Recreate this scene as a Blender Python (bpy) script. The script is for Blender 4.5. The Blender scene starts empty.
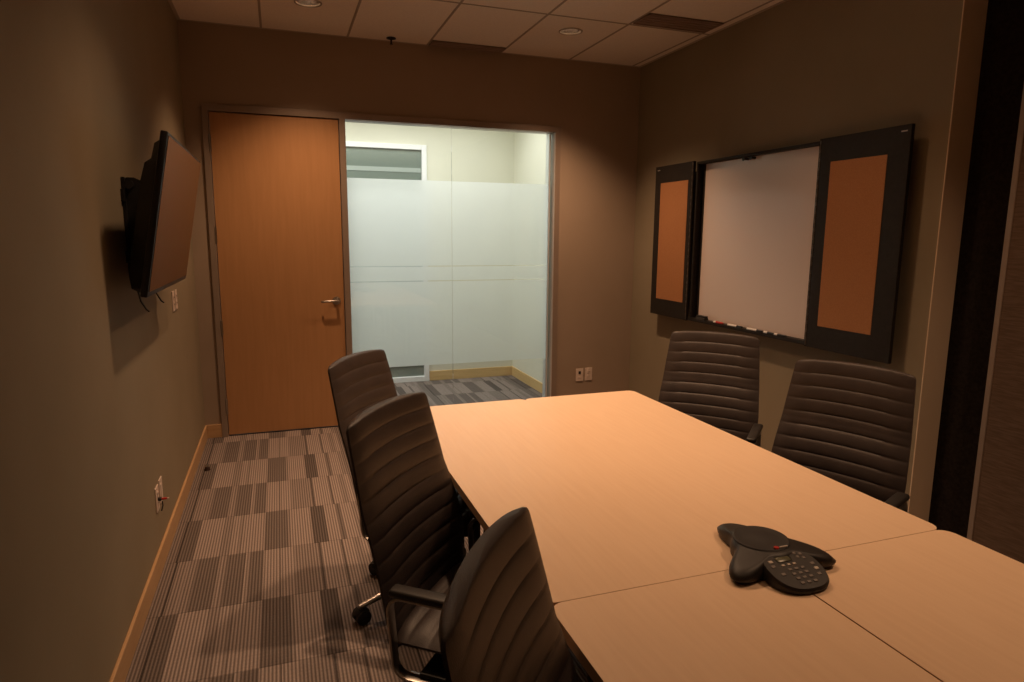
import bpy, bmesh, math, random
from mathutils import Vector, Matrix, Euler
random.seed(4)
SC = bpy.context.scene
COL = SC.collection
PI = math.pi

# ------------------------------------------------------------------ helpers
def tag(o, label=None, cat=None, group=None, kind=None):
    if label: o['label'] = label
    if cat: o['category'] = cat
    if group: o['group'] = group
    if kind: o['kind'] = kind
    return o

def empty(name, loc=(0, 0, 0), rz=0, parent=None):
    o = bpy.data.objects.new(name, None)
    o.empty_display_size = .1
    COL.objects.link(o)
    o.location = loc
    o.rotation_euler = (0, 0, rz)
    if parent: o.parent = parent
    return o

def obj(name, bm, mat, parent=None, smooth=False, loc=None):
    me = bpy.data.meshes.new(name)
    bmesh.ops.recalc_face_normals(bm, faces=bm.faces[:])
    bm.to_mesh(me); bm.free()
    for m in (mat if isinstance(mat, (list, tuple)) else [mat]):
        me.materials.append(m)
    if smooth:
        me.shade_smooth()
        if smooth is not True:
            me.set_sharp_from_angle(angle=math.radians(smooth))
    o = bpy.data.objects.new(name, me)
    COL.objects.link(o)
    if parent: o.parent = parent
    if loc: o.location = loc
    return o

def struct(name, bm, mat, parent=None, **k):
    o = obj(name, bm, mat, parent, **k)
    o['kind'] = 'structure'
    return o

def box(bm, a, b, bev=0, seg=2, mi=0, M=None):
    """box between corners a and b"""
    t = bmesh.new()
    bmesh.ops.create_cube(t, size=1)
    c = [(a[i] + b[i]) / 2 for i in range(3)]; s = [abs(b[i] - a[i]) for i in range(3)]
    for v in t.verts: v.co = Vector((v.co.x * s[0] + c[0], v.co.y * s[1] + c[1], v.co.z * s[2] + c[2]))
    if bev: bmesh.ops.bevel(t, geom=t.edges[:], offset=bev, segments=seg, profile=.5, affect='EDGES')
    return merge(bm, t, mi, M)

def merge(bm, t, mi=0, M=None):
    vm = {}
    for v in t.verts:
        vm[v] = bm.verts.new(M @ v.co if M else v.co)
    for f in t.faces:
        try:
            nf = bm.faces.new([vm[v] for v in f.verts]); nf.material_index = mi; nf.smooth = f.smooth
        except ValueError: pass
    t.free()
    return bm

def frame_of(d):
    d = Vector(d).normalized()
    up = Vector((0, 0, 1)) if abs(d.z) < .95 else Vector((1, 0, 0))
    a = d.cross(up).normalized(); b = a.cross(d).normalized()
    return a, b

def cyl(bm, p, q, r, r2=None, n=20, mi=0, cap=True):
    p, q = Vector(p), Vector(q); r2 = r if r2 is None else r2
    a, b = frame_of(q - p)
    A = [bm.verts.new(p + (a * math.cos(2 * PI * i / n) + b * math.sin(2 * PI * i / n)) * r) for i in range(n)]
    B = [bm.verts.new(q + (a * math.cos(2 * PI * i / n) + b * math.sin(2 * PI * i / n)) * r2) for i in range(n)]
    for i in range(n):
        f = bm.faces.new((A[i], A[(i + 1) % n], B[(i + 1) % n], B[i])); f.material_index = mi
    if cap:
        bm.faces.new(A[::-1]).material_index = mi; bm.faces.new(B).material_index = mi
    return bm

def lathe(bm, prof, c=(0, 0, 0), n=32, mi=0, close=False):
    """prof: list of (r, z); about the z axis"""
    rings = []
    for r, z in prof:
        rings.append([bm.verts.new((c[0] + r * math.cos(2 * PI * i / n), c[1] + r * math.sin(2 * PI * i / n), c[2] + z)) for i in range(n)])
    for A, B in zip(rings, rings[1:]):
        for i in range(n):
            bm.faces.new((A[i], A[(i + 1) % n], B[(i + 1) % n], B[i])).material_index = mi
    if close:
        bm.faces.new(rings[0][::-1]).material_index = mi; bm.faces.new(rings[-1]).material_index = mi
    return bm

def sweep(bm, pts, hw, ht, closed=False, side=None, mi=0, rnd=.3):
    """sweep a rounded flat section (hw across `side`, ht in the path plane) along pts"""
    pts = [Vector(p) for p in pts]; n = len(pts); rings = []
    side = Vector(side or (0, 1, 0)).normalized()
    sec = []
    for k in range(12):
        a = 2 * PI * k / 12
        c, s = math.cos(a), math.sin(a)
        e = rnd * 2
        sec.append((math.copysign(abs(c) ** e, c) * hw, math.copysign(abs(s) ** e, s) * ht))
    for i, p in enumerate(pts):
        if closed: d = pts[(i + 1) % n] - pts[i - 1]
        else: d = pts[min(i + 1, n - 1)] - pts[max(i - 1, 0)]
        d.normalize(); nn = d.cross(side).normalized()
        rings.append([bm.verts.new(p + side * u + nn * v) for u, v in sec])
    m = len(sec)
    rng = range(n) if closed else range(n - 1)
    for i in rng:
        A, B = rings[i], rings[(i + 1) % n]
        for k in range(m):
            bm.faces.new((A[k], A[(k + 1) % m], B[(k + 1) % m], B[k])).material_index = mi
    if not closed:
        bm.faces.new(rings[0][::-1]).material_index = mi; bm.faces.new(rings[-1]).material_index = mi
    return bm

def prism(bm, pts, z0, z1, mi=0, bev=0):
    t = bmesh.new()
    A = [t.verts.new((x, y, z0)) for x, y in pts]; B = [t.verts.new((x, y, z1)) for x, y in pts]
    n = len(pts)
    bot = t.faces.new(A[::-1]); top = t.faces.new(B)
    for i in range(n): t.faces.new((A[i], A[(i + 1) % n], B[(i + 1) % n], B[i]))
    if bev:
        bmesh.ops.bevel(t, geom=list(top.edges) + list(bot.edges), offset=bev, segments=2, profile=.5, affect='EDGES')
    return merge(bm, t, mi)

def rrect(x0, y0, x1, y1, r, n=6):
    o = []
    for cx, cy, a0 in ((x1 - r, y1 - r, 0), (x0 + r, y1 - r, 90), (x0 + r, y0 + r, 180), (x1 - r, y0 + r, 270)):
        for k in range(n + 1):
            a = math.radians(a0 + 90 * k / n)
            o.append((cx + r * math.cos(a), cy + r * math.sin(a)))
    return o

def copy_tree(o, parent=None):
    c = o.copy(); COL.objects.link(c)
    if parent: c.parent = parent
    for ch in list(o.children): copy_tree(ch, c)
    return c

# ------------------------------------------------------------------ materials
def mat(name, col, rough=.5, metal=0, spec=.5, **k):
    m = bpy.data.materials.new(name); m.use_nodes = True
    b = m.node_tree.nodes['Principled BSDF']
    b.inputs['Base Color'].default_value = (*col, 1)
    b.inputs['Roughness'].default_value = rough
    b.inputs['Metallic'].default_value = metal
    b.inputs['Specular IOR Level'].default_value = spec
    for a, v in k.items(): b.inputs[a].default_value = v
    return m

def N(m, t, **k):
    n = m.node_tree.nodes.new(t)
    for a, v in k.items(): setattr(n, a, v)
    return n
def L(m, a, b): m.node_tree.links.new(a, b)
def BS(m): return m.node_tree.nodes['Principled BSDF']

def noisy(m, c1, c2, scale=(1, 1, 1), nscale=8, detail=6, bump=0, bscale=None, obj_coord=True, contrast=(.35, .65)):
    tc = N(m, 'ShaderNodeTexCoord'); mp = N(m, 'ShaderNodeMapping'); mp.inputs['Scale'].default_value = scale
    no = N(m, 'ShaderNodeTexNoise'); no.inputs['Scale'].default_value = nscale; no.inputs['Detail'].default_value = detail
    cr = N(m, 'ShaderNodeValToRGB')
    cr.color_ramp.elements[0].position = contrast[0]; cr.color_ramp.elements[0].color = (*c1, 1)
    cr.color_ramp.elements[1].position = contrast[1]; cr.color_ramp.elements[1].color = (*c2, 1)
    L(m, tc.outputs['Object'], mp.inputs[0]); L(m, mp.outputs[0], no.inputs[0]); L(m, no.outputs[0], cr.inputs[0])
    L(m, cr.outputs[0], BS(m).inputs['Base Color'])
    if bump:
        n2 = N(m, 'ShaderNodeTexNoise'); n2.inputs['Scale'].default_value = bscale or nscale * 4; n2.inputs['Detail'].default_value = 3
        bp = N(m, 'ShaderNodeBump'); bp.inputs['Strength'].default_value = bump; bp.inputs['Distance'].default_value = .002
        L(m, tc.outputs['Object'], n2.inputs[0]); L(m, n2.outputs[0], bp.inputs['Height']); L(m, bp.outputs[0], BS(m).inputs['Normal'])
    return m

M = {}
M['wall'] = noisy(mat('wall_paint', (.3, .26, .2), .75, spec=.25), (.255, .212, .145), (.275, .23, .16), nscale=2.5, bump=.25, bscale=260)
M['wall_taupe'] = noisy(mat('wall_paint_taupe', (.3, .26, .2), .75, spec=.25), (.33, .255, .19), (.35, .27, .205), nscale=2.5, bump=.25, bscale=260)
M['wall_cream'] = noisy(mat('corridor_paint', (.6, .6, .5), .8, spec=.2), (.74, .73, .62), (.77, .76, .65), nscale=2)
M['dark_wall'] = noisy(mat('recess_dark', (.01, .01, .01), .95, spec=.1), (.012, .009, .008), (.022, .017, .014), nscale=60)  # near-black surface of the partition pocket
M['ceil'] = noisy(mat('ceiling_tile', (.5, .45, .38), .9, spec=.1), (.78, .70, .62), (.83, .75, .66), nscale=90, bump=.4, bscale=300)
M['tbar'] = mat('ceiling_tbar', (.33, .27, .2), .6)
M['slot'] = noisy(mat('slot_diffuser', (.1, .07, .06), .6), (.24, .17, .135), (.28, .20, .16), nscale=6)
def wood(name, c1, c2, axis, rough=.4, nscale=5, fine=60):
    m = mat(name, c1, rough, spec=.4)
    s = [14, 14, 14]; s[axis] = .9
    tc = N(m, 'ShaderNodeTexCoord'); mp = N(m, 'ShaderNodeMapping'); mp.inputs['Scale'].default_value = s
    n1 = N(m, 'ShaderNodeTexNoise'); n1.inputs['Scale'].default_value = nscale; n1.inputs['Detail'].default_value = 8; n1.inputs['Distortion'].default_value = .4
    n2 = N(m, 'ShaderNodeTexNoise'); n2.inputs['Scale'].default_value = 1.3; n2.inputs['Detail'].default_value = 2
    L(m, tc.outputs['Object'], mp.inputs[0]); L(m, mp.outputs[0], n1.inputs[0]); L(m, tc.outputs['Object'], n2.inputs[0])
    mx = N(m, 'ShaderNodeMath', operation='MULTIPLY_ADD'); mx.inputs[1].default_value = .75
    sc = N(m, 'ShaderNodeMath', operation='MULTIPLY'); sc.inputs[1].default_value = .25
    L(m, n2.outputs[0], sc.inputs[0]); L(m, n1.outputs[0], mx.inputs[0]); L(m, sc.outputs[0], mx.inputs[2])
    cr = N(m, 'ShaderNodeValToRGB'); e = cr.color_ramp.elements
    e[0].position = .36; e[0].color = (*c2, 1); e[1].position = .62; e[1].color = (*c1, 1)
    L(m, mx.outputs[0], cr.inputs[0]); L(m, cr.outputs[0], BS(m).inputs['Base Color'])
    return m
M['table'] = wood('maple_laminate', (.82, .60, .41), (.785, .565, .38), 1, .38)
M['table_edge'] = wood('maple_edge', (.62, .40, .24), (.54, .34, .19), 1, .45)
M['door'] = wood('maple_veneer_door', (.445, .235, .105), (.41, .213, .092), 2, .42, 3)
M['base_x'] = wood('baseboard_maple_x', (.54, .345, .18), (.47, .29, .145), 0, .4)
M['base_y'] = wood('baseboard_maple_y', (.54, .345, .18), (.47, .29, .145), 1, .4)
M['cream_base'] = wood('baseboard_corridor', (.72, .50, .24), (.64, .43, .19), 0, .4)
M['frame'] = noisy(mat('bronze_aluminium', (.3, .25, .2), .45, .35), (.30, .235, .19), (.33, .26, .21), nscale=4)
M['alu'] = mat('corridor_lit_aluminium', (.75, .77, .78), .35, .6)  # frame metal made brighter: corridor light put into the colour
M['white'] = mat('white_frame', (.85, .86, .88), .5)
M['plate'] = mat('white_plastic', (.66, .55, .48), .4)
M['dark_plastic'] = mat('black_plastic', (.012, .012, .012), .45)
M['rubber'] = mat('black_rubber', (.01, .01, .01), .7)
M['leather'] = noisy(mat('brown_black_leather', (.05, .04, .035), .46, spec=.45), (.038, .029, .027), (.049, .037, .034), nscale=14, bump=.35, bscale=420)
M['chrome'] = noisy(mat('polished_aluminium', (.5, .5, .5), .32, 1), (.42, .39, .36), (.48, .45, .42), nscale=5)
M['chrome_dark'] = mat('satin_metal', (.35, .33, .3), .3, 1)
M['pad'] = mat('arm_pad', (.015, .013, .012), .5)
M['board'] = mat('whiteboard', (.66, .56, .52), .16, spec=.5)
M['cabinet'] = noisy(mat('dark_laminate', (.01, .01, .01), .6, spec=.25), (.016, .013, .011), (.022, .018, .015), nscale=40)
M['cork'] = noisy(mat('cork_fabric', (.4, .2, .06), .85, spec=.15), (.345, .155, .068), (.40, .185, .082), nscale=160, bump=.5, bscale=500)
M['screen'] = mat('tv_screen', (.03, .018, .014), .22, spec=.5)
M['tv'] = noisy(mat('tv_shell', (.008, .008, .008), .45), (.007, .007, .007), (.010, .010, .010), nscale=30)
M['steel'] = noisy(mat('dark_steel', (.03, .03, .03), .5, .5), (.02, .02, .02), (.035, .035, .035), nscale=20)
M['phone'] = noisy(mat('phone_plastic', (.02, .02, .02), .5), (.011, .009, .008), (.015, .012, .011), nscale=60)
M['grille'] = mat('phone_grille', (.012, .010, .010), .6)
M['lcd'] = mat('phone_lcd', (.10, .10, .06), .3)
M['key'] = mat('phone_key', (.16, .14, .13), .5)
M['key_light'] = mat('phone_key_light', (.5, .44, .38), .5)
M['red'] = mat('red_plastic', (.45, .02, .015), .4)
M['logo_white'] = mat('light_mark', (.5, .46, .42), .5)
M['black_ink'] = mat('black_cap', (.01, .01, .01), .4)
M['marker_white'] = mat('marker_barrel', (.75, .72, .7), .4)
M['eraser'] = noisy(mat('eraser_felt', (.05, .05, .05), .9), (.03, .028, .026), (.05, .045, .04), nscale=80)
M['reflector'] = mat('can_reflector', (.85, .8, .75), .22, 1)
M['bulb'] = mat('bulb', (1, .8, .6), .5)
BS(M['bulb']).inputs['Emission Color'].default_value = (1, .72, .5, 1)
BS(M['bulb']).inputs['Emission Strength'].default_value = 8

def weave():
    m = mat('partition_fabric', (.1, .07, .05), .85, spec=.15)
    tc = N(m, 'ShaderNodeTexCoord'); mp = N(m, 'ShaderNodeMapping'); mp.inputs['Scale'].default_value = (1, 14, 150)
    no = N(m, 'ShaderNodeTexNoise'); no.inputs['Scale'].default_value = 1; no.inputs['Detail'].default_value = 4
    cr = N(m, 'ShaderNodeValToRGB'); e = cr.color_ramp.elements
    e[0].position = .35; e[0].color = (.105, .068, .045, 1); e[1].position = .65; e[1].color = (.15, .10, .07, 1)
    L(m, tc.outputs['Object'], mp.inputs[0]); L(m, mp.outputs[0], no.inputs[0]); L(m, no.outputs[0], cr.inputs[0]); L(m, cr.outputs[0], BS(m).inputs['Base Color'])
    bp = N(m, 'ShaderNodeBump'); bp.inputs['Strength'].default_value = .3; bp.inputs['Distance'].default_value = .002
    L(m, no.outputs[0], bp.inputs['Height']); L(m, bp.outputs[0], BS(m).inputs['Normal'])
    return m
M['weave'] = weave()

def carpet():
    m = mat('carpet_tile', (.2, .2, .2), .95, spec=.1)
    nt = m.node_tree
    tc = N(m, 'ShaderNodeTexCoord'); sp = N(m, 'ShaderNodeSeparateXYZ'); L(m, tc.outputs['Object'], sp.inputs[0])
    def math_(op, a, b=None, c=None):
        n = N(m, 'ShaderNodeMath', operation=op)
        for i, v in enumerate((a, b, c)):
            if v is None: continue
            if isinstance(v, (int, float)): n.inputs[i].default_value = v
            else: L(m, v, n.inputs[i])
        return n.outputs[0]
    T = .482
    X, Y = sp.outputs[0], sp.outputs[1]
    fx = math_('DIVIDE', math_('WRAP', X, 2 * T, 0.0), 2 * T)
    row = math_('FLOOR', math_('DIVIDE', math_('SUBTRACT', Y, 2.37 - T * 20), T))
    par = math_('MODULO', row, 2.0)
    D, Md, Lt, S = .135, .195, .245, .155
    def ramp(stops):
        r = N(m, 'ShaderNodeValToRGB'); r.color_ramp.interpolation = 'CONSTANT'
        els = r.color_ramp.elements
        for i, (p, v) in enumerate(stops):
            p = p / (2 * T)
            e = els[i] if i < 2 else els.new(min(p, .999))
            e.position = min(p, .999); e.color = (v, v, v, 1)
        L(m, fx, r.inputs[0]); return r.outputs[0]
    P = ramp([(0, S), (.063, .05), (.068, Md), (.112, Lt), (.120, Md), (.160, D), (.255, Md), (.262, Lt), (.270, Md), (.292, D), (.375, Lt), (.385, Md), (.398, D), (.459, Lt),
              (.531, .10), (.536, Lt), (.600, Md), (.722, .06), (.728, Lt), (.83, .08), (.836, Lt), (.895, Md), (.93, Lt)])
    Q = ramp([(0, S), (.055, .05), (.061, .12), (.130, Lt), (.245, Md), (.295, Lt), (.335, Md), (.35, Lt), (.459, D), (.575, Md), (.590, Lt), (.70, .10), (.772, Lt), (.84, D), (.866, Lt), (.93, Md)])
    mix = N(m, 'ShaderNodeMix', data_type='FLOAT'); L(m, par, mix.inputs['Factor']); L(m, Q, mix.inputs['A']); L(m, P, mix.inputs['B'])
    v = mix.outputs[0]
    # ribs across x with a fine cross weave
    rib = math_('SINE', math_('MULTIPLY', X, 2 * PI / .0134))
    rib = math_('MULTIPLY_ADD', rib, .42, .95)
    no = N(m, 'ShaderNodeTexNoise'); no.inputs['Scale'].default_value = 170; no.inputs['Detail'].default_value = 2
    L(m, tc.outputs['Object'], no.inputs[0])
    crs = math_('MULTIPLY_ADD', math_('SINE', math_('MULTIPLY', Y, 2 * PI / .022)), .025, 1.0)
    v = math_('MULTIPLY', v, rib); v = math_('MULTIPLY', v, crs)
    v = math_('MULTIPLY', v, math_('MULTIPLY_ADD', no.outputs[0], .7, .65))
    # thin dark joints between rows
    fy = math_('FRACT', math_('DIVIDE', math_('SUBTRACT', Y, 2.37 - T * 20), T))
    jn = math_('MULTIPLY_ADD', math_('LESS_THAN', fy, .012), -.25, 1.0)
    v = math_('MULTIPLY', v, jn)
    cmb = N(m, 'ShaderNodeCombineColor')
    L(m, math_('MULTIPLY', v, 1.1), cmb.inputs[0]); L(m, math_('MULTIPLY', v, .90), cmb.inputs[1]); L(m, math_('MULTIPLY', v, .82), cmb.inputs[2])
    L(m, cmb.outputs[0], BS(m).inputs['Base Color'])
    bp = N(m, 'ShaderNodeBump'); bp.inputs['Strength'].default_value = .5; bp.inputs['Distance'].default_value = .003
    L(m, rib, bp.inputs['Height']); L(m, bp.outputs[0], BS(m).inputs['Normal'])
    return m
M['carpet'] = carpet()

def clear_glass():
    m = bpy.data.materials.new('clear_glass'); m.use_nodes = True; nt = m.node_tree; nt.nodes.clear()
    o = N(m, 'ShaderNodeOutputMaterial'); t = N(m, 'ShaderNodeBsdfTransparent'); t.inputs[0].default_value = (.95, .975, .96, 1)
    g = N(m, 'ShaderNodeBsdfGlossy'); g.inputs['Roughness'].default_value = .02
    f = N(m, 'ShaderNodeFresnel'); f.inputs[0].default_value = 1.45
    x = N(m, 'ShaderNodeMixShader'); L(m, f.outputs[0], x.inputs[0]); L(m, t.outputs[0], x.inputs[1]); L(m, g.outputs[0], x.inputs[2]); L(m, x.outputs[0], o.inputs[0])
    return m
def film(name, col, k=.8, rough=.6):
    m = bpy.data.materials.new(name); m.use_nodes = True; nt = m.node_tree; nt.nodes.clear()
    o = N(m, 'ShaderNodeOutputMaterial')
    tl = N(m, 'ShaderNodeBsdfTranslucent'); tl.inputs[0].default_value = (*col, 1)
    rf = N(m, 'ShaderNodeBsdfRefraction'); rf.inputs[0].default_value = (*col, 1); rf.inputs['Roughness'].default_value = rough; rf.inputs['IOR'].default_value = 1.08
    x = N(m, 'ShaderNodeMixShader'); x.inputs[0].default_value = k; L(m, rf.outputs[0], x.inputs[1]); L(m, tl.outputs[0], x.inputs[2])
    d = N(m, 'ShaderNodeBsdfDiffuse'); d.inputs[0].default_value = (.6, .63, .62, 1)
    y = N(m, 'ShaderNodeMixShader'); y.inputs[0].default_value = .15; L(m, x.outputs[0], y.inputs[1]); L(m, d.outputs[0], y.inputs[2])
    L(m, y.outputs[0], o.inputs[0]); return m
M['glass'] = clear_glass()
M['film'] = film('frosted_film', (.945, .965, .96), .65, .8)
M['film_far'] = mat('far_frosted_film', (.60, .66, .66), .6)
M['far_glass'] = mat('far_room_glass', (.20, .24, .21), .12, spec=.8)

# ------------------------------------------------------------------ room shell
W, D, H, YR = 3.70, 5.425, 3.05, -1.7
FX0, FX1, FZ = .118, 2.937, 2.495      # outer frame of door + glazing

bm = bmesh.new(); box(bm, (-1.6, YR - .1, -.06), (4.4, 7.1, 0)); struct('floor', bm, M['carpet'])
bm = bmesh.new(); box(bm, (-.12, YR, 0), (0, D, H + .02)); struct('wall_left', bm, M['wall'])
bm = bmesh.new()
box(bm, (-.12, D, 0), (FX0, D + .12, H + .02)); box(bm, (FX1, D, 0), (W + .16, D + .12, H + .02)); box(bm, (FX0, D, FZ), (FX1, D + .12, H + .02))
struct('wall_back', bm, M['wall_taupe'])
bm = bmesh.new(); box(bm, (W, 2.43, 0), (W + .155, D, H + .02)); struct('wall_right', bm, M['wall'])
bm = bmesh.new(); box(bm, (W + .0005, 2.424, 0), (W + .155, 2.43, H)); struct('wall_right_end', bm, noisy(mat('wall_end_lit_tone', (.4, .3, .2), .75, spec=.25), (.72, .56, .40), (.75, .59, .43), nscale=2.5))  # end face paler than the wall: its brighter lighting put into the colour
bm = bmesh.new(); box(bm, (-.12, YR - .12, 0), (W + .3, YR, H + .02)); struct('wall_rear', bm, M['wall'])
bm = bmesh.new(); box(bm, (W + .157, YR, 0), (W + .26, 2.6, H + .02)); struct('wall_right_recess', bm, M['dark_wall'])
# movable partition with its metal edge
bm = bmesh.new(); box(bm, (W, YR + .01, .012), (W + .10, 2.078, H)); pt = struct('wall_right_partition', bm, M['weave'])
bm = bmesh.new(); box(bm, (W - .004, 2.078, .012), (W + .104, 2.104, H), .003); obj('edge_trim', bm, M['frame'], pt)
tag(pt, kind='structure')

# ceiling with real holes for the two recessed cans
CANS = [(.852, 4.735), (2.69, 4.69)]
XL = [0, .552, 1.166, 1.780, 2.393, 3.007, 3.615, W + .26]
YL = [YR, -.48, .74, 1.96, 3.18, 4.40, D]
bm = bmesh.new(); RC = .078
def quad(bm, a, b, c, d): bm.faces.new([bm.verts.new(v) for v in (a, b, c, d)])
for i in range(len(XL) - 1):
    for j in range(len(YL) - 1):
        x0, x1, y0, y1 = XL[i], XL[i + 1], YL[j], YL[j + 1]
        hole = [c for c in CANS if x0 < c[0] < x1 and y0 < c[1] < y1]
        if not hole:
            quad(bm, (x0, y0, H), (x1, y0, H), (x1, y1, H), (x0, y1, H)); continue
        cx, cy = hole[0]; n = 48; rim = []; out = []
        for k in range(n):
            a = 2 * PI * (k + .5) / n; c, s = math.cos(a), math.sin(a)
            t = min((x1 - cx) / c if c > 0 else (x0 - cx) / c, (y1 - cy) / s if s > 0 else (y0 - cy) / s)
            rim.append(bm.verts.new((cx + RC * c, cy + RC * s, H))); out.append(bm.verts.new((cx + t * c, cy + t * s, H)))
        for k in range(n):
            a, b = out[k], out[(k + 1) % n]
            f = [rim[k], a]
            ca = (round(a.co.x, 4) in (round(x0, 4), round(x1, 4))); cb = (round(b.co.x, 4) in (round(x0, 4), round(x1, 4)))
            if ca != cb:
                f.append(bm.verts.new((a.co.x if ca else b.co.x, b.co.y if ca else a.co.y, H)))
            f += [b, rim[(k + 1) % n]]
            bm.faces.new(f)
struct('ceiling', bm, M['ceil'])
bm = bmesh.new()
for x in XL[1:-1]: box(bm, (x - .008, YR, H - .0025), (x + .008, D, H + .001))
for y in YL[1:-1]: box(bm, (0, y - .008, H - .0022), (W, y + .008, H + .001))
struct('ceiling_grid', bm, M['tbar'])
bm = bmesh.new()   # wall angle round the ceiling
box(bm, (W - .022, 2.43, H - .004), (W, D, H)); box(bm, (0, YR, H - .004), (.022, D, H)); box(bm, (0, D - .014, H - .004), (W, D, H))
struct('trim_ceiling', bm, mat('wall_angle', (.42, .35, .27), .6))

# baseboards
bm = bmesh.new(); box(bm, (0, YR, 0), (.013, D, .105), .003); struct('baseboard_left', bm, M['base_y'])
bm = bmesh.new(); box(bm, (.013, D - .013, 0), (FX0, D, .105), .003); box(bm, (FX1, D - .013, 0), (W, D, .105), .003); struct('baseboard_back', bm, M['base_x'])
bm = bmesh.new(); box(bm, (W - .013, 2.43, 0), (W, D - .013, .105), .003); struct('baseboard_right', bm, M['base_y'])

# ------------------------------------------------------------------ door, frame and glazing in the back wall
DX0, DX1, DZ = .165, 1.079, 2.442
GX0, GX1 = 1.128, 2.872
YF0, YF1 = D - .018, D + .125
bm = bmesh.new()
box(bm, (FX0, YF0, 0), (DX0 - .003, YF1, FZ), .002)
box(bm, (DX1 + .003, YF0, 0), (GX0, YF1, FZ - .045), .002)
box(bm, (FX1 - .045, YF0, 0), (FX1, YF1, FZ), .002)
box(bm, (FX0, YF0 + .001, DZ + .004), (FX1, YF1, FZ), .002)
struct('trim_1', bm, M['frame'])
bm = bmesh.new()   # door stop rebate behind the leaf and dark threshold
box(bm, (DX0 - .003, D + .05, 0), (DX0 + .012, D + .12, DZ + .004)); box(bm, (DX1 - .012, D + .05, 0), (DX1 + .003, D + .12, DZ + .004)); box(bm, (DX0, D + .05, DZ - .012), (DX1, D + .12, DZ + .004))
box(bm, (DX0, D + .01, 0), (DX1, D + .12, .004))
struct('trim_2', bm, M['dark_plastic'])
bm = bmesh.new(); box(bm, (DX0 + .001, D - .004, .012), (DX1 - .003, D + .040, DZ - .002), .0015)
door = struct('door_1', bm, M['door'])
for z in (2.22, 1.56, .86, .24):
    bm = bmesh.new(); cyl(bm, (DX0 - .004, D - .014, z - .06), (DX0 - .004, D - .014, z + .06), .008, n=12); box(bm, (DX0 - .004, D - .010, z - .058), (DX0 + .006, D - .004, z + .058))
    obj('hinge', bm, M['chrome_dark'], door, smooth=40)
hz = 1.045; hx = 1.018
bm = bmesh.new()
cyl(bm, (hx, D - .004, hz), (hx, D - .014, hz), .033, .031, n=28)
h = obj('handle_rose', bm, M['chrome'], door, smooth=40)
bm = bmesh.new()
cyl(bm, (hx, D - .012, hz), (hx, D - .058, hz), .011, n=16)
sweep(bm, [(hx + .012, D - .056, hz), (hx - .02, D - .060, hz + .001), (hx - .06, D - .060, hz + .001), (hx - .105, D - .058, hz - .003), (hx - .118, D - .045, hz - .004)], .009, .008, side=(0, 0, 1), rnd=.5)
obj('lever_handle', bm, M['chrome'], door, smooth=40)

win = tag(empty('window_1', ((GX0 + GX1) / 2, D + .05, 0)), kind='structure')
def wobj(name, bm, m, **k):
    o = obj(name, bm, m, win, **k); o.matrix_parent_inverse = Matrix.Translation(-Vector(win.location)); return o
JX = 1.986
for a, b in ((GX0 + .006, JX - .0015), (JX + .0015, GX1 + .012)):
    bm = bmesh.new(); box(bm, (a, D + .045, .014), (b, D + .055, DZ - .002)); wobj('glass_pane', bm, M['glass'])
bm = bmesh.new()
for z0, z1 in ((.462, 1.180), (1.189, 1.304), (1.313, 2.012)):
    for a, b in ((GX0 + .008, JX - .0025), (JX + .0025, GX1 + .010)):
        quad(bm, (a, D + .0585, z0), (b, D + .0585, z0), (b, D + .0585, z1), (a, D + .0585, z1))
wobj('frosted_film', bm, M['film'])
bm = bmesh.new()
box(bm, (GX1 - .016, D + .035, 0), (GX1 - .004, D + .115, DZ)); box(bm, (GX1 + .010, D - .012, 0), (GX1 + .021, D + .115, DZ))
box(bm, (GX0, D + .03, 0), (GX1, D + .115, .014)); wobj('glazing_channel', bm, M['alu'])

# ------------------------------------------------------------------ corridor beyond the glass
CY, CX = 6.905, 3.04
bm = bmesh.new(); box(bm, (2.08, CY, 0), (CX + .1, CY + .1, 2.9)); box(bm, (-1.5, CY, 2.475), (2.08, CY + .1, 2.9)); box(bm, (-1.5, CY, 0), (-.3, CY + .1, 2.475))
struct('wall_corridor_far', bm, M['wall_cream'])
bm = bmesh.new(); box(bm, (CX, D + .12, 0), (CX + .1, CY, 2.9)); struct('wall_corridor_right', bm, M['wall_cream'])
bm = bmesh.new(); box(bm, (-1.6, D + .12, 0), (-1.5, CY + .1, 2.9)); struct('wall_corridor_left', bm, M['wall_cream'])
bm = bmesh.new(); box(bm, (-1.6, D + .12, 2.80), (CX + .1, CY + .1, 2.9)); struct('ceiling_corridor', bm, mat('corridor_ceiling', (.7, .7, .66), .9))
bm = bmesh.new(); box(bm, (-1.5, D + .121, 0), (.118, D + .135, 2.8)); box(bm, (2.94, D + .121, 0), (CX, D + .135, 2.8)); box(bm, (.118, D + .126, 2.50), (2.94, D + .135, 2.8)); struct('wall_corridor_near', bm, M['wall_cream'])
bm = bmesh.new(); box(bm, (2.08, CY - .013, 0), (CX, CY, .105), .003); struct('baseboard_corridor_far', bm, M['cream_base'])
bm = bmesh.new(); box(bm, (CX - .013, D + .14, 0), (CX, CY - .013, .105), .003); struct('baseboard_corridor_right', bm, M['cream_base'])
bm = bmesh.new()
box(bm, (2.03, CY - .02, 0), (2.08, CY + .04, 2.475), .003); box(bm, (-.3, CY - .02, 2.425), (2.03, CY + .04, 2.475), .003)
box(bm, (-.3, CY - .02, 0), (2.03, CY + .04, .055), .003); box(bm, (-.3, CY - .02, .055), (-.25, CY + .04, 2.425), .003)
w2 = struct('window_2', bm, M['white'])
bm = bmesh.new(); box(bm, (-.25, CY + .02, .055), (2.03, CY + .03, 2.425)); obj('glass_pane', bm, M['far_glass'], w2)
bm = bmesh.new(); box(bm, (-.25, CY + .012, .17), (2.03, CY + .0185, 2.01)); obj('frosted_film', bm, M['film_far'], w2)
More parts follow.
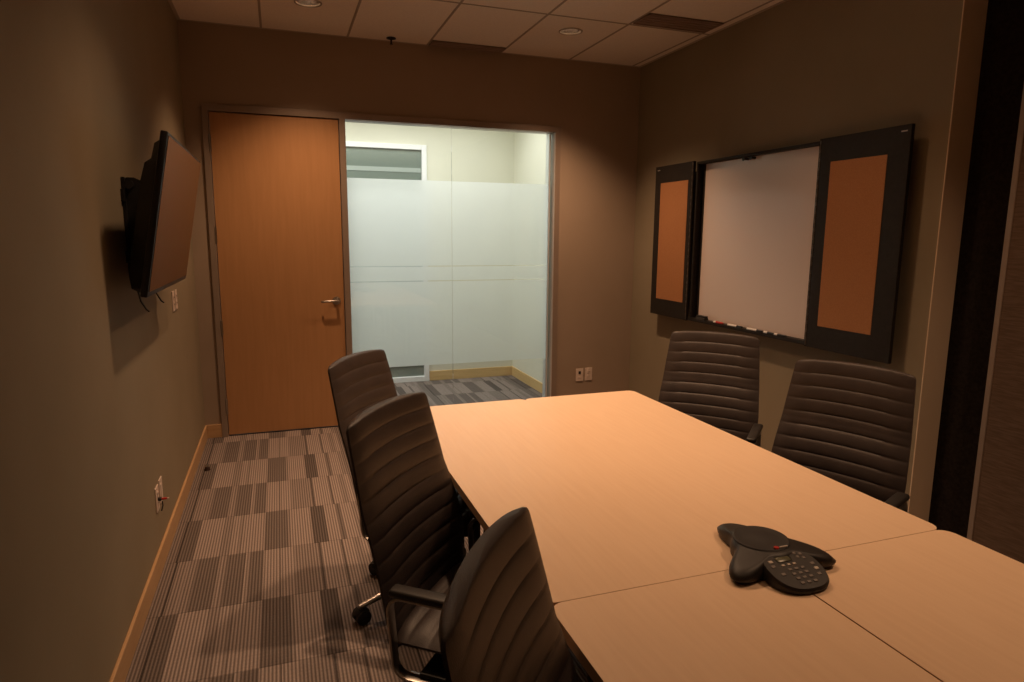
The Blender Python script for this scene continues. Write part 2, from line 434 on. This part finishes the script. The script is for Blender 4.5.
bm = bmesh.new(); box(bm, (-.25, CY + .0145, 2.20), (2.03, CY + .0195, 2.245)); obj('blind_rail', bm, mat('pale_rail', (.36, .41, .38), .5), w2)

# ------------------------------------------------------------------ wall outlets
def plate(name, x, y, z, face, label, w=.072, hh=.118, kind='duplex'):
    """face 'L' on left wall (looks +x), 'B' on back wall (looks -y)"""
    r = empty(name, (x, y, z)); tag(r, label, 'outlet', None)
    R = Matrix.Rotation(PI / 2, 4, 'Z') if face == 'L' else Matrix.Identity(4)
    bm = bmesh.new(); box(bm, (-w / 2, -.006, -hh / 2), (w / 2, 0, hh / 2), .002, M=R); obj('cover_plate', bm, M['plate'], r)
    if kind == 'duplex':
        for s in (-1, 1):
            bm = bmesh.new(); box(bm, (-.016, -.0085, s * .021 - .0135), (.016, -.005, s * .021 + .0135), .002, M=R); sk = obj('socket', bm, M['plate'], r)
            bm = bmesh.new()
            for u in (-.0065, .0065): box(bm, (u - .0012, -.0092, s * .021 - .003), (u + .0012, -.008, s * .021 + .006), M=R)
            obj('slot', bm, M['dark_plastic'], sk)
    elif kind == 'data':
        bm = bmesh.new(); box(bm, (-.012, -.0085, .008), (.012, -.005, .034), .001, M=R); obj('data_jack', bm, M['dark_plastic'], r)
        bm = bmesh.new(); box(bm, (-.012, -.0085, -.030), (.012, -.005, -.012), .001, M=R); obj('blank_insert', bm, M['plate'], r)
    else:
        bm = bmesh.new(); box(bm, (-.017, -.0085, -.033), (.017, -.005, .033), .002, M=R); obj('blank_insert', bm, M['plate'], r)
    return r
plate('data_outlet', 3.176, D, .298, 'B', 'white wall plate with a dark data jack, left of the pair beside the glazing', kind='data')
plate('power_outlet', 3.268, D, .300, 'B', 'white power outlet, right of the pair near the back right corner')
plate('power_outlet', 0, 4.283, 1.178, 'L', 'white wall plate below the television, nearer the camera of the two')
plate('power_outlet', 0, 4.385, 1.178, 'L', 'white wall plate below the television, nearer the door of the two')
plate('power_outlet', 0, 3.335, .335, 'L', 'white outlet low on left wall with a black and red plug, nearest the camera')
plate('data_outlet', 0, 3.435, .340, 'L', 'white plate low on left wall just behind the outlet holding the plug', kind='blank')
r = tag(empty('cable_plug', (.009, 3.335, .335)), 'small black plug with a red end sticking out of the low left wall outlet', 'plug')
bm = bmesh.new(); box(bm, (-.003, -.010, -.012), (.012, .010, .004), .003); obj('plug_body', bm, M['dark_plastic'], r)
bm = bmesh.new(); box(bm, (.012, -.006, -.008), (.036, .006, .0), .002); obj('plug_end', bm, M['red'], r)
bm = bmesh.new(); box(bm, (.036, -.004, -.006), (.044, .004, -.001), .001); obj('plug_tip', bm, M['plate'], r)
bm = bmesh.new(); sweep(bm, [(.014, 0, -.016), (.016, -.004, -.035), (.010, -.008, -.06)], .003, .003, rnd=.5); obj('cable', bm, M['dark_plastic'], r)

# door stop on the floor
r = tag(empty('door_stop', (.078, 4.66, 0)), 'small dark door stop with a pale top on the carpet beside the left baseboard', 'door stop')
bm = bmesh.new(); lathe(bm, [(.020, 0), (.020, .006), (.015, .016), (.014, .026)], close=True, n=20); obj('rubber_body', bm, mat('brown_rubber', (.03, .012, .008), .6), r, smooth=40)
bm = bmesh.new(); lathe(bm, [(.0145, .0262), (.013, .031), (.004, .034)], close=True, n=20); obj('metal_cap', bm, M['chrome'], r, smooth=40)

# ------------------------------------------------------------------ ceiling fittings
def downlight(x, y, label):
    r = tag(empty('recessed_downlight', (x, y, H)), label, 'ceiling light', 'recessed downlights')
    bm = bmesh.new(); lathe(bm, [(.088, -.0015), (.087, -.005), (.077, -.006), (.075, 0), (.075, .004)], n=40); obj('trim_ring', bm, M['tbar'], r, smooth=True)
    bm = bmesh.new(); lathe(bm, [(.0765, .001), (.070, .04), (.058, .09), (.045, .125), (.03, .14), (.0, .141)], n=40); obj('reflector', bm, M['reflector'], r, smooth=True)
    bm = bmesh.new(); lathe(bm, [(.001, .060), (.014, .064), (.021, .080), (.020, .1), (.013, .125), (.013, .139)], n=24); obj('bulb', bm, M['bulb'], r, smooth=True)
    return r
downlight(*CANS[0], 'round recessed ceiling downlight above the wooden door')
downlight(*CANS[1], 'round recessed ceiling downlight near the back right corner')

def slot(x0, y0, x1, y1, label):
    r = tag(empty('air_diffuser', ((x0 + x1) / 2, (y0 + y1) / 2, H)), label, 'air vent', 'linear ceiling air diffusers')
    hx_, hy = (x1 - x0) / 2, (y1 - y0) / 2
    bm = bmesh.new(); box(bm, (-hx_, -hy, -.006), (hx_, hy, -.003)); obj('face_plate', bm, M['slot'], r)
    k = -hy + .03
    while k < hy - .02:
        bm = bmesh.new(); box(bm, (-hx_ + .012, k, -.011), (hx_ - .012, k + .008, -.0055), .001); obj('slat', bm, M['slot'], r); k += .045
    bm = bmesh.new()
    for a, b in (((-hx_, -hy), (hx_, -hy + .01)), ((-hx_, hy - .01), (hx_, hy)), ((-hx_, -hy), (-hx_ + .01, hy)), ((hx_ - .01, -hy), (hx_, hy))):
        box(bm, (a[0], a[1], -.012), (b[0], b[1], -.002))
    obj('frame', bm, M['slot'], r)
slot(3.016, 4.13, 3.606, 4.352, 'dark linear air diffuser in the ceiling near the right wall')
slot(1.79, 5.265, 2.385, 5.41, 'dark linear air diffuser in the ceiling against the back wall')

r = tag(empty('fire_sprinkler', (1.482, 5.325, H)), 'small dark fire sprinkler head hanging from the ceiling near the back wall', 'sprinkler')
bm = bmesh.new(); lathe(bm, [(.0, -.001), (.036, -.002), (.036, -.008), (.012, -.014)], n=24); obj('escutcheon', bm, M['steel'], r, smooth=40)
bm = bmesh.new(); cyl(bm, (0, 0, -.008), (0, 0, -.045), .007, n=12); obj('stem', bm, M['steel'], r, smooth=40)
bm = bmesh.new(); lathe(bm, [(.0, -.044), (.012, -.045), (.012, -.048), (.0, -.049)], n=16); obj('deflector', bm, M['steel'], r, smooth=40)

# ------------------------------------------------------------------ television on the left wall
tw, th, tilt = 1.10, .619, .181
TVC = Vector((.184, 3.32, 1.637))
tv = tag(empty('television', TVC), 'large flat television tilted downward on a bracket on the left wall', 'television')
tv.rotation_euler = (0, tilt, 0)   # screen looks along local +x, tipped down
T_ = .028
bm = bmesh.new()
box(bm, (-T_, -tw / 2, -th / 2), (-.002, tw / 2, th / 2), .006)
obj('bezel', bm, M['tv'], tv, smooth=40)
bm = bmesh.new(); box(bm, (-.003, -tw / 2 + .014, -th / 2 + .022), (.0005, tw / 2 - .014, th / 2 - .014)); obj('screen', bm, M['screen'], tv)
bm = bmesh.new()
prof = [(-.026, .285), (-.050, .262), (-.054, .205), (-.074, .185), (-.080, .12), (-.080, -.24), (-.066, -.288), (-.026, -.302)]
ys = [-.53, -.50, .50, .53]
rings = []
for i, y in enumerate(ys):
    s = .6 if i in (0, 3) else 1
    rings.append([bm.verts.new((x if i in (1, 2) else -.027, y, z * (1 if i in (1, 2) else .97))) for x, z in prof])
for A, B in zip(rings, rings[1:]):
    for k in range(len(prof) - 1): bm.faces.new((A[k], A[k + 1], B[k + 1], B[k]))
bm.faces.new(rings[0]); bm.faces.new(rings[-1][::-1])
obj('rear_housing', bm, M['tv'], tv)

br = tag(empty('television_bracket', (0, 3.32, 1.60)), 'black steel tilting wall bracket behind the television', 'wall bracket')
bm = bmesh.new()
box(bm, (0, -.20, .10), (.012, .20, .15)); box(bm, (0, -.20, -.15), (.012, .20, -.10))
for y in (-.16, .16): box(bm, (.002, y - .02, -.2), (.014, y + .02, .2))
obj('wall_plate', bm, M['steel'], br)
for y in (-.15, .15):
    bm = bmesh.new()
    prof = [(.0, .15), (.018, .20), (.045, .20), (.115, .17), (.115, .06), (.075, -.10), (.040, -.20), (.02, -.22), (0, -.2)]
    A = [bm.verts.new((x, y - .012, z)) for x, z in prof]; B = [bm.verts.new((x, y + .012, z)) for x, z in prof]
    bm.faces.new(A[::-1]); bm.faces.new(B)
    for i in range(len(prof)): bm.faces.new((A[i], A[(i + 1) % len(prof)], B[(i + 1) % len(prof)], B[i]))
    cyl(bm, (.028, y - .03, .17), (.028, y + .03, .17), .018, n=16)
    obj('tilt_arm', bm, M['steel'], br)
for y in (-.32, .05):
    bm = bmesh.new(); sweep(bm, [(.055, y, -.255), (.062, y + .006, -.30), (.078, y + .016, -.335), (.088, y + .02, -.345)], .006, .003, rnd=.4); obj('release_cord', bm, M['steel'], br)

# ------------------------------------------------------------------ whiteboard cabinet
BX = 3.61; Z0, Z1 = .925, 2.132
wb = tag(empty('whiteboard_cabinet', (W, 3.75, 1.53)), 'dark wall cabinet with open doors showing a whiteboard, on the right wall', 'whiteboard')
def cb(name, bm, m, parent=wb, **k):
    o = obj(name, bm, m, parent, **k)
    off = Vector(wb.location)
    for v in o.data.vertices: v.co -= off
    return o
IY0, IY1 = 3.165, 4.40       # cabinet box along y
bm = bmesh.new()
box(bm, (BX + .02, IY0, Z0), (W, IY0 + .018, Z1), .001); box(bm, (BX + .02, IY1 - .018, Z0), (W, IY1, Z1), .001)
box(bm, (BX + .02, IY0, Z1 - .018), (W, IY1, Z1), .001); box(bm, (BX + .02, IY0, Z0), (W, IY1, Z0 + .018), .001); box(bm, (W - .012, IY0, Z0), (W, IY1, Z1))
cb('cabinet_box', bm, M['cabinet'])
bm = bmesh.new(); box(bm, (W - .020, IY0 + .018, Z0 + .018), (W - .012, IY1 - .05, Z1 - .018)); cb('whiteboard', bm, M['board'])
bm = bmesh.new(); box(bm, (W - .022, IY1 - .05, Z0 + .018), (W - .012, IY1 - .018, Z1 - .018)); cb('side_rail', bm, M['cabinet'])
bm = bmesh.new(); box(bm, (BX + .005, IY0, Z0 - .004), (W - .022, IY1, Z0 + .012), .002); box(bm, (BX + .005, IY0, Z0 + .012), (BX + .009, IY1, Z0 + .018)); cb('marker_tray', bm, M['cabinet'])
for y in (3.80, 3.87):
    bm = bmesh.new(); cyl(bm, (W - .02, y, Z1 - .03), (W - .06, y, Z1 - .03), .008, n=12); cyl(bm, (W - .06, y, Z1 - .03), (W - .064, y, Z1 - .03), .014, n=12)
    cb('chart_hook', bm, M['dark_plastic'])
def cab_door(y0, y1, c0, c1, side):
    bm = bmesh.new(); box(bm, (BX, y0, Z0 - .008), (BX + .022, y1, Z1 + .008), .002)
    d = cb('door', bm, M['cabinet'])
    bm = bmesh.new(); box(bm, (BX - .002, c0, 1.053), (BX + .004, c1, 2.003)); cb('cork_panel', bm, M['cork'], d)
    hy = y1 if side < 0 else y0
    bm = bmesh.new(); yy = hy + side * .010; pr = []
    nk = 24
    for k in range(nk):
        z = Z0 + k * (Z1 - Z0) / nk; dz_ = (Z1 - Z0) / nk
        pr += [(.0022, z), (.0022, z + dz_ * .55), (.0036, z + dz_ * .6), (.0036, z + dz_ * .95)]
    lathe(bm, pr, c=(BX - .0005, yy, 0), n=10, close=True)
    cb('piano_hinge', bm, M['chrome_dark'], d)
    return d
d1 = cab_door(4.41, 4.948, 4.471, 4.861, 1)
d2 = cab_door(2.560, 3.160, 2.687, 3.064, -1)
for yy, d in ((4.90, d1), (2.60, d2)):
    bm = bmesh.new(); box(bm, (BX - .001, yy - .018, Z1 - .026), (BX + .001, yy + .018, Z1 - .020)); cb('maker_mark', bm, M['logo_white'], d)

er = tag(empty('board_eraser', (BX + .03, 4.25, Z0 + .0125)), 'dark felt whiteboard eraser at the far end of the marker tray', 'eraser')
bm = bmesh.new(); box(bm, (-.018, -.055, 0), (.022, .055, .022), .003); obj('felt_pad', bm, M['eraser'], er)
bm = bmesh.new(); box(bm, (-.016, -.053, .022), (.020, .053, .036), .004); obj('grip', bm, M['dark_plastic'], er)
def marker(y, cap, label, ln=.125, blen=.07):
    r = tag(empty('whiteboard_marker', (BX + .026, y, Z0 + .021)), label, 'marker', 'markers on the whiteboard tray')
    bm = bmesh.new(); cyl(bm, (0, 0, 0), (0, -blen, 0), .0085, n=14); obj('barrel', bm, M['marker_white'], r, smooth=40)
    bm = bmesh.new(); cyl(bm, (0, -blen, 0), (0, -ln, 0), .0095, .008, n=14); obj('cap', bm, cap, r, smooth=40)
marker(4.09, M['red'], 'whiteboard marker with a red cap, next to the eraser on the tray', .105, .03)
marker(3.925, M['black_ink'], 'black capped marker, second from the eraser on the whiteboard tray', .15, .1)
marker(3.715, M['black_ink'], 'black capped marker lying at the middle of the whiteboard tray', .15, .1)
marker(3.545, M['black_ink'], 'black capped marker, second from the near end of the whiteboard tray', .085, .035)
marker(3.445, M['black_ink'], 'black capped marker at the near end of the whiteboard tray', .10, .03)

# ------------------------------------------------------------------ tables
TZ = .74
def table(x0, y0, x1, y1, label):
    r = tag(empty('meeting_table', ((x0 + x1) / 2, (y0 + y1) / 2, 0)), label, 'table', 'maple meeting tables pushed together')
    hx_, hy = (x1 - x0) / 2, (y1 - y0) / 2
    bm = bmesh.new(); prism(bm, rrect(-hx_, -hy, hx_, hy, .035), TZ - .030, TZ, bev=.0008)
    for f in bm.faces:
        f.material_index = 0 if f.calc_center_median().z > TZ - .0035 else 1
    obj('tabletop', bm, [M['table'], M['table_edge']], r)
    for s in (-1, 1):
        y = s * (hy - .28)
        bm = bmesh.new(); box(bm, (-hx_ + .04, y - .025, 0.03), (hx_ - .04, y + .025, .055), .008); cyl(bm, (-.03, y, .05), (-.03, y, TZ - .05), .022, n=16); cyl(bm, (.03, y, .05), (.03, y, TZ - .05), .022, n=16)
        box(bm, (-hx_ + .06, y - .03, TZ - .055), (hx_ - .06, y + .03, TZ - .030), .004)
        lg = obj('leg', bm, M['steel'], r, smooth=40)
        for u in (-1, 1):
            bm = bmesh.new(); cyl(bm, (u * (hx_ - .07), y, 0), (u * (hx_ - .07), y, .03), .022, .014, n=16); obj('foot', bm, M['rubber'], lg, smooth=40)
    bm = bmesh.new(); box(bm, (-.012, -hy + .3, .30), (.012, hy - .3, .66), .002); obj('modesty_panel', bm, M['steel'], r)
    return r
X1, XM, X2 = 1.142, 1.759, 2.391
YA, YB = 1.288, 3.10
table(X1 - .005, YA + .0012, XM - .0001, YB, 'maple topped table at the far left of the group, nearest the door')
table(XM + .0001, YA + .0012, X2, YB, 'maple topped table at the far right of the group, nearest the whiteboard chairs')
table(X1 + .002, YA - 1.812, XM - .0025, YA - .0008, 'maple topped table at the near left of the group, beside the nearest chair')
table(XM + .0025, YA - 1.812, X2 + .004, YA - .0008, 'maple topped table at the near right of the group, beside the fabric partition')

# ------------------------------------------------------------------ conference phone
PX, PY = 1.762, 1.305
ph = tag(empty('conference_phone', (PX, PY, TZ)), 'black three-lobed conference speaker phone on the table beside the crossing seams', 'phone')
bm = bmesh.new()
def star_r(a):
    # radius of the three-lobed outline at angle a (lobes at 90, 210, 330 degrees)
    t = math.cos(3 * (a - PI / 2))
    k = (t + 1) / 2
    return .083 + .096 * k ** 3.4
NA, NR = 96, 14
rings = []
for j in range(NR + 1):
    u = j / NR
    ring = []
    for i in range(NA):
        a = 2 * PI * i / NA; R = star_r(a) * (u if j else .001)
        rr = star_r(a)
        # height falls from centre to tips, edges rounded
        d = R
        hgt = .054 - .19 * max(0, d - .05) ** 1.0
        hgt = max(hgt, .022)
        e = max(0, (u - .80) / .20)
        hgt -= (.014 * e ** 2.2)
        ring.append(bm.verts.new((R * math.cos(a), R * math.sin(a), hgt)))
    rings.append(ring)
for z in (.010, .004):
    rings.append([bm.verts.new((star_r(2 * PI * i / NA) * (.985 if z > .005 else .93) * math.cos(2 * PI * i / NA), star_r(2 * PI * i / NA) * (.985 if z > .005 else .93) * math.sin(2 * PI * i / NA), z)) for i in range(NA)])
for A, B in zip(rings, rings[1:]):
    for i in range(NA): bm.faces.new((A[i], B[i], B[(i + 1) % NA], A[(i + 1) % NA]))
bm.faces.new(rings[-1][::-1])
obj('body', bm, M['phone'], ph, smooth=True)
bm = bmesh.new(); lathe(bm, [(.072, .0505), (.070, .056), (.066, .0545), (.03, .060), (.001, .061)], c=(0, .012, 0), n=48); g = obj('speaker_grille', bm, M['grille'], ph, smooth=True)
bm = bmesh.new(); cyl(bm, (-.004, -.050, .0525), (-.004, -.050, .0585), .0065, n=16)
obj('red_emblem', bm, M['red'], ph)
bm = bmesh.new(); box(bm, (.006, -.0525, .054), (.030, -.0485, .0582)); obj('maker_mark', bm, M['logo_white'], ph)
for a in (90, 210, 330):
    a = math.radians(a); bm = bmesh.new(); c = (.148 * math.cos(a), .148 * math.sin(a)); cyl(bm, (c[0], c[1], 0), (c[0], c[1], .006), .014, n=16); obj('rubber_foot', bm, M['rubber'], ph)
# keypad console, slopes down toward -y
kp = []
for k in range(40):
    a = 2 * PI * k / 40
    kp.append((.077 * math.copysign(abs(math.cos(a)) ** .8, math.cos(a)) * (1 if math.sin(a) > 0 else 1), -.112 + .068 * math.copysign(abs(math.sin(a)) ** .85, math.sin(a))))
slope = lambda y: .013 + (y + .19) * .27
bm = bmesh.new()
A = [bm.verts.new((x, y, .004)) for x, y in kp]; B = [bm.verts.new((x * 1.02, -.112 + (y + .112) * 1.02, slope(y) - .007)) for x, y in kp]; C = [bm.verts.new((x * .97, -.112 + (y + .112) * .97, slope(y))) for x, y in kp]
for P_, Q_ in ((A, B), (B, C)):
    for i in range(40): bm.faces.new((P_[i], P_[(i + 1) % 40], Q_[(i + 1) % 40], Q_[i]))
bm.faces.new(A[::-1]); bm.faces.new(C)
con = obj('keypad_console', bm, M['phone'], ph, smooth=35)
def on_slope(x, y, w, d, h, name, m, parent):
    t = math.atan(.27)
    Mx = Matrix.Translation((x, y, slope(y))) @ Matrix.Rotation(t, 4, 'X')
    bm = bmesh.new(); box(bm, (-w / 2, -d / 2, -.002), (w / 2, d / 2, h), min(w, d) * .2, M=Mx)
    return obj(name, bm, m, parent, smooth=40)
on_slope(-.010, -.081, .044, .020, .0012, 'display', M['lcd'], con)
for r_ in range(4):
    for c_ in range(3):
        on_slope(-.018 + c_ * .019, -.116 - r_ * .0145, .011, .0075, .0022, 'key', M['key'], con)
for x in (-.026, -.009, .008): on_slope(x, -.101, .009, .006, .0022, 'soft_key', M['key_light'], con)
for x, y in ((.034, -.070), (.048, -.075), (.034, -.083), (.048, -.089)): on_slope(x, y, .009, .008, .002, 'arrow_key', M['key'], con)
for x, y, m in ((-.050, -.084, 'key_light'), (-.054, -.099, 'key'), (-.046, -.126, 'key'), (.056, -.110, 'key'), (.054, -.126, 'key_light'), (.047, -.143, 'key')): on_slope(x, y, .012, .009, .002, 'function_key', M[m], con)

# ------------------------------------------------------------------ chairs
def back_w(t):   # half width along the height parameter 0..1
    return .235 + .030 * math.sin(min(t / .30, 1) * PI / 2) - .033 * max(0, (t - .38) / .62) ** 1.1
ZB0, ZB1 = .40, 1.05
def back_x(z):
    t = (z - ZB0) / (ZB1 - ZB0)
    return -.225 - .135 * t ** 1.2 + .018 * math.sin(PI * min(t * 1.6, 1))
def chair_back():
    bm = bmesh.new(); NZ, NY = 144, 20; nr = 12
    def ring(t):
        z = ZB0 + (ZB1 - ZB0) * t; hw = back_w(t)
        # rounded top and bottom corners
        r = .024; dz = (1 - t) * (ZB1 - ZB0)
        if dz < r: hw -= r - math.sqrt(max(0, r * r - (r - dz) ** 2))
        dz = t * (ZB1 - ZB0)
        if dz < r: hw -= r - math.sqrt(max(0, r * r - (r - dz) ** 2))
        xc = back_x(z)
        ph_ = (t * nr) % 1
        rib = abs(math.sin(PI * ph_)) ** .45
        front, rear = [], []
        for j in range(NY + 1):
            s = -1 + 2 * j / NY
            crown = (1 - abs(s) ** 8)
            wrap = .022 * s * s
            th_ = (.011 + .005 * rib) * crown + .004
            ztop = .010 * (1 - s * s) * t
            front.append((xc + wrap + th_, s * hw, z + ztop)); rear.append((xc + wrap - th_ * .9, s * hw, z + ztop))
        return front + rear[::-1]
    rs = [[bm.verts.new(p) for p in ring(i / NZ)] for i in range(NZ + 1)]
    m = len(rs[0])
    for A, B in zip(rs, rs[1:]):
        for k in range(m): bm.faces.new((A[k], A[(k + 1) % m], B[(k + 1) % m], B[k]))
    bm.faces.new(rs[0][::-1]); bm.faces.new(rs[-1])
    return bm
def chair_seat():
    bm = bmesh.new(); NX, NY = 72, 20; rs = []
    for i in range(NX + 1):
        t = i / NX; x = -.225 + .475 * t
        hw = .245
        for r, dd in ((.06, t * .475), (.07, (1 - t) * .475)):
            if dd < r: hw -= r - math.sqrt(max(0, r * r - (r - dd) ** 2))
        rib = abs(math.sin(PI * ((t * 7) % 1))) ** .45
        drop = .045 * max(0, (t - .7) / .3) ** 2
        top, bot = [], []
        for j in range(NY + 1):
            s = -1 + 2 * j / NY; crown = 1 - abs(s) ** 6
            e = 1 - abs(2 * t - 1) ** 14
            top.append((x, s * hw, .445 + (.016 + .014 * rib) * crown * e - drop)); bot.append((x, s * hw, .445 - .035 * (crown * .8 + .2) * e - drop * .7))
        rs.append([bm.verts.new(p) for p in top + bot[::-1]])
    m = len(rs[0])
    for A, B in zip(rs, rs[1:]):
        for k in range(m): bm.faces.new((A[k], A[(k + 1) % m], B[(k + 1) % m], B[k]))
    bm.faces.new(rs[0][::-1]); bm.faces.new(rs[-1])
    return bm
def make_chair():
    r = empty('office_chair')
    obj('backrest', chair_back(), M['leather'], r, smooth=55)
    obj('seat', chair_seat(), M['leather'], r, smooth=55)
    for s in (-1, 1):
        y = s * .272
        bm = bmesh.new()
        x0, x1, z0, z1, rr = -.187, .100, .365, .602, .045
        path = []
        for cx, cz, a0 in ((x1 - rr, z1 - rr, 0), (x0 + rr, z1 - rr, 90), (x0 + rr + .012, z0 + rr, 180), (x1 - rr - .03, z0 + rr, 270)):
            for k in range(7):
                a = math.radians(a0 + 15 * k); path.append((cx + rr * math.cos(a), y, cz + rr * math.sin(a)))
        sweep(bm, path, .017, .0055, closed=True, side=(0, 1, 0), rnd=.3)
        arm = obj('armrest', bm, M['chrome'], r, smooth=50)
        bm = bmesh.new(); box(bm, (x0 + .004, y - .024, z1 + .002), (x1 + .012, y + .024, z1 + .026), .011, 3); obj('arm_pad', bm, M['pad'], arm, smooth=50)
        bm = bmesh.new(); box(bm, (-.10, min(y, s * .12), .372), (-.02, max(y, s * .12), .386), .003); obj('arm_bracket', bm, M['steel'], r)
    bm = bmesh.new(); box(bm, (-.14, -.10, .352), (.12, .10, .402), .012); box(bm, (-.25, -.035, .37), (-.12, .035, .392), .006)
    sweep(bm, [(-.24, 0, .38), (-.262, 0, .41), (-.262, 0, .50), (-.272, 0, .56)], .035, .007, side=(0, 1, 0))
    cyl(bm, (.02, .1, .375), (.02, .2, .37), .006, n=10)
    obj('tilt_mechanism', bm, M['steel'], r, smooth=40)
    bm = bmesh.new(); cyl(bm, (0, 0, .10), (0, 0, .24), .027, n=20); cyl(bm, (0, 0, .24), (0, 0, .36), .016, n=20); lathe(bm, [(.02, .062), (.045, .07), (.05, .095), (.045, .118), (.028, .122)], n=28)
    obj('gas_column', bm, M['chrome_dark'], r, smooth=40)
    for k in range(5):
        bm = bmesh.new()
        pts = [(.035, 0, .096), (.12, 0, .100), (.22, 0, .092), (.30, 0, .078), (.350, 0, .070)]
        rs = []
        for i, p in enumerate(pts):
            w = .024 - .0026 * i; h_ = .017 - .002 * i
            rs.append([bm.verts.new((p[0], w * math.cos(a), p[2] + h_ * math.sin(a))) for a in [2 * PI * q / 14 for q in range(14)]])
        for A, B in zip(rs, rs[1:]):
            for q in range(14): bm.faces.new((A[q], A[(q + 1) % 14], B[(q + 1) % 14], B[q]))
        bm.faces.new(rs[0][::-1]); bm.faces.new(rs[-1])
        lg = obj('leg', bm, M['chrome'], r, smooth=50); lg.rotation_euler = (0, 0, 2 * PI * k / 5)
        bm = bmesh.new()
        cyl(bm, (.342, 0, .05), (.342, 0, .068), .008, n=10)
        cyl(bm, (.338, -.028, .030), (.338, -.007, .030), .030, n=24); cyl(bm, (.338, .007, .030), (.338, .028, .030), .030, n=24)
        lathe_c = [(.0, .066), (.016, .064), (.030, .052), (.033, .040)]
        lathe(bm, lathe_c, c=(.338, 0, 0), n=20)
        obj('caster', bm, M['rubber'], lg, smooth=50)
    return r
GRP = 'ribbed leather chairs round the tables'
spots = [  # (top-centre x, y, facing angle deg, base rotation world deg, label)
    (.893, 2.862, -36.5, -161, 'dark brown ribbed leather office chair farthest along the left side, nearest the door'),
    (.893, 1.995, -39.5, -20, 'dark brown ribbed leather office chair in the middle of the left side, one arm showing'),
    (.902, .978, -34.6, 10, 'dark brown ribbed leather office chair closest to the camera, cut by the frame bottom'),
    (2.819, 2.978, -136.3, 0, 'dark brown ribbed office chair below the whiteboard, farther of the two along the right side'),
    (2.822, 2.050, -156., 0, 'dark brown ribbed leather office chair on the right side, nearest the fabric partition'),
]
proto = make_chair()
for i, (x, y, a, b, lab) in enumerate(spots):
    o = proto if i == 0 else copy_tree(proto)
    a = math.radians(a)
    o.location = (x + .345 * math.cos(a), y + .345 * math.sin(a), 0); o.rotation_euler = (0, 0, a)
    tag(o, lab, 'chair', GRP)
    k = 0
    for ch in o.children:
        if ch.name.startswith('leg'):
            ch.rotation_euler = (0, 0, math.radians(b) - a + 2 * PI * k / 5); k += 1

# ------------------------------------------------------------------ lights
WARM = (1, .60, .345)
def spot(x, y, e, size=110, blend=1.0, z=H - .02, r=.05):
    l = bpy.data.lights.new('downlight_or_fill', 'SPOT'); l.energy = e; l.color = WARM; l.spot_size = math.radians(size); l.spot_blend = blend; l.shadow_soft_size = r
    o = bpy.data.objects.new('downlight_or_fill', l); COL.objects.link(o); o.location = (x, y, z)
    return o
for (x, y, e) in ((CANS[0][0], CANS[0][1], 120), (CANS[1][0], CANS[1][1], 165), (.852, 2.9, 70), (2.69, 2.86, 48), (.852, 1.07, 9), (2.95, 1.15, 80), (1.77, 2.95, 135)):  # near-right spot shifted to fill wall end, table-centre spot added as fill; no fixtures
    spot(x, y, e)
def area(x, y, z, sx, sy, e, col):
    l = bpy.data.lights.new('corridor_lamp', 'AREA'); l.shape = 'RECTANGLE'; l.size = sx; l.size_y = sy; l.energy = e; l.color = col
    o = bpy.data.objects.new('corridor_lamp', l); COL.objects.link(o); o.location = (x, y, z); return o
area(.9, 6.05, 2.79, 3.6, .7, 52, (1, .975, .945))

w = bpy.data.worlds.new('world'); SC.world = w; w.use_nodes = True
w.node_tree.nodes['Background'].inputs[0].default_value = (1, .6, .4, 1); w.node_tree.nodes['Background'].inputs[1].default_value = .01

# ------------------------------------------------------------------ camera
f, yaw, pit, rol = 658.06, .3391, .1609, .0074
F = Vector((math.sin(yaw) * math.cos(pit), math.cos(yaw) * math.cos(pit), -math.sin(pit)))
R = Vector((math.cos(yaw), -math.sin(yaw), 0)); U = R.cross(F)
R2 = R * math.cos(rol) + U * math.sin(rol); U2 = -R * math.sin(rol) + U * math.cos(rol)
cam = bpy.data.cameras.new('camera'); co = bpy.data.objects.new('camera', cam); COL.objects.link(co)
cam.sensor_width = 36; cam.lens = f / 1024 * 36; cam.clip_start = .02
mw = Matrix.Identity(4)
for i, c in enumerate((R2, U2, -F)):
    for k in range(3): mw[k][i] = c[k]
mw.translation = Vector((.5978, 0, 1.5795))
co.matrix_world = mw
SC.camera = co
SC.view_settings.view_transform = 'Standard'
SC.view_settings.look = 'None'
SC.view_settings.exposure = .03
SC.cycles.diffuse_bounces = 8
SC.cycles.max_bounces = 16
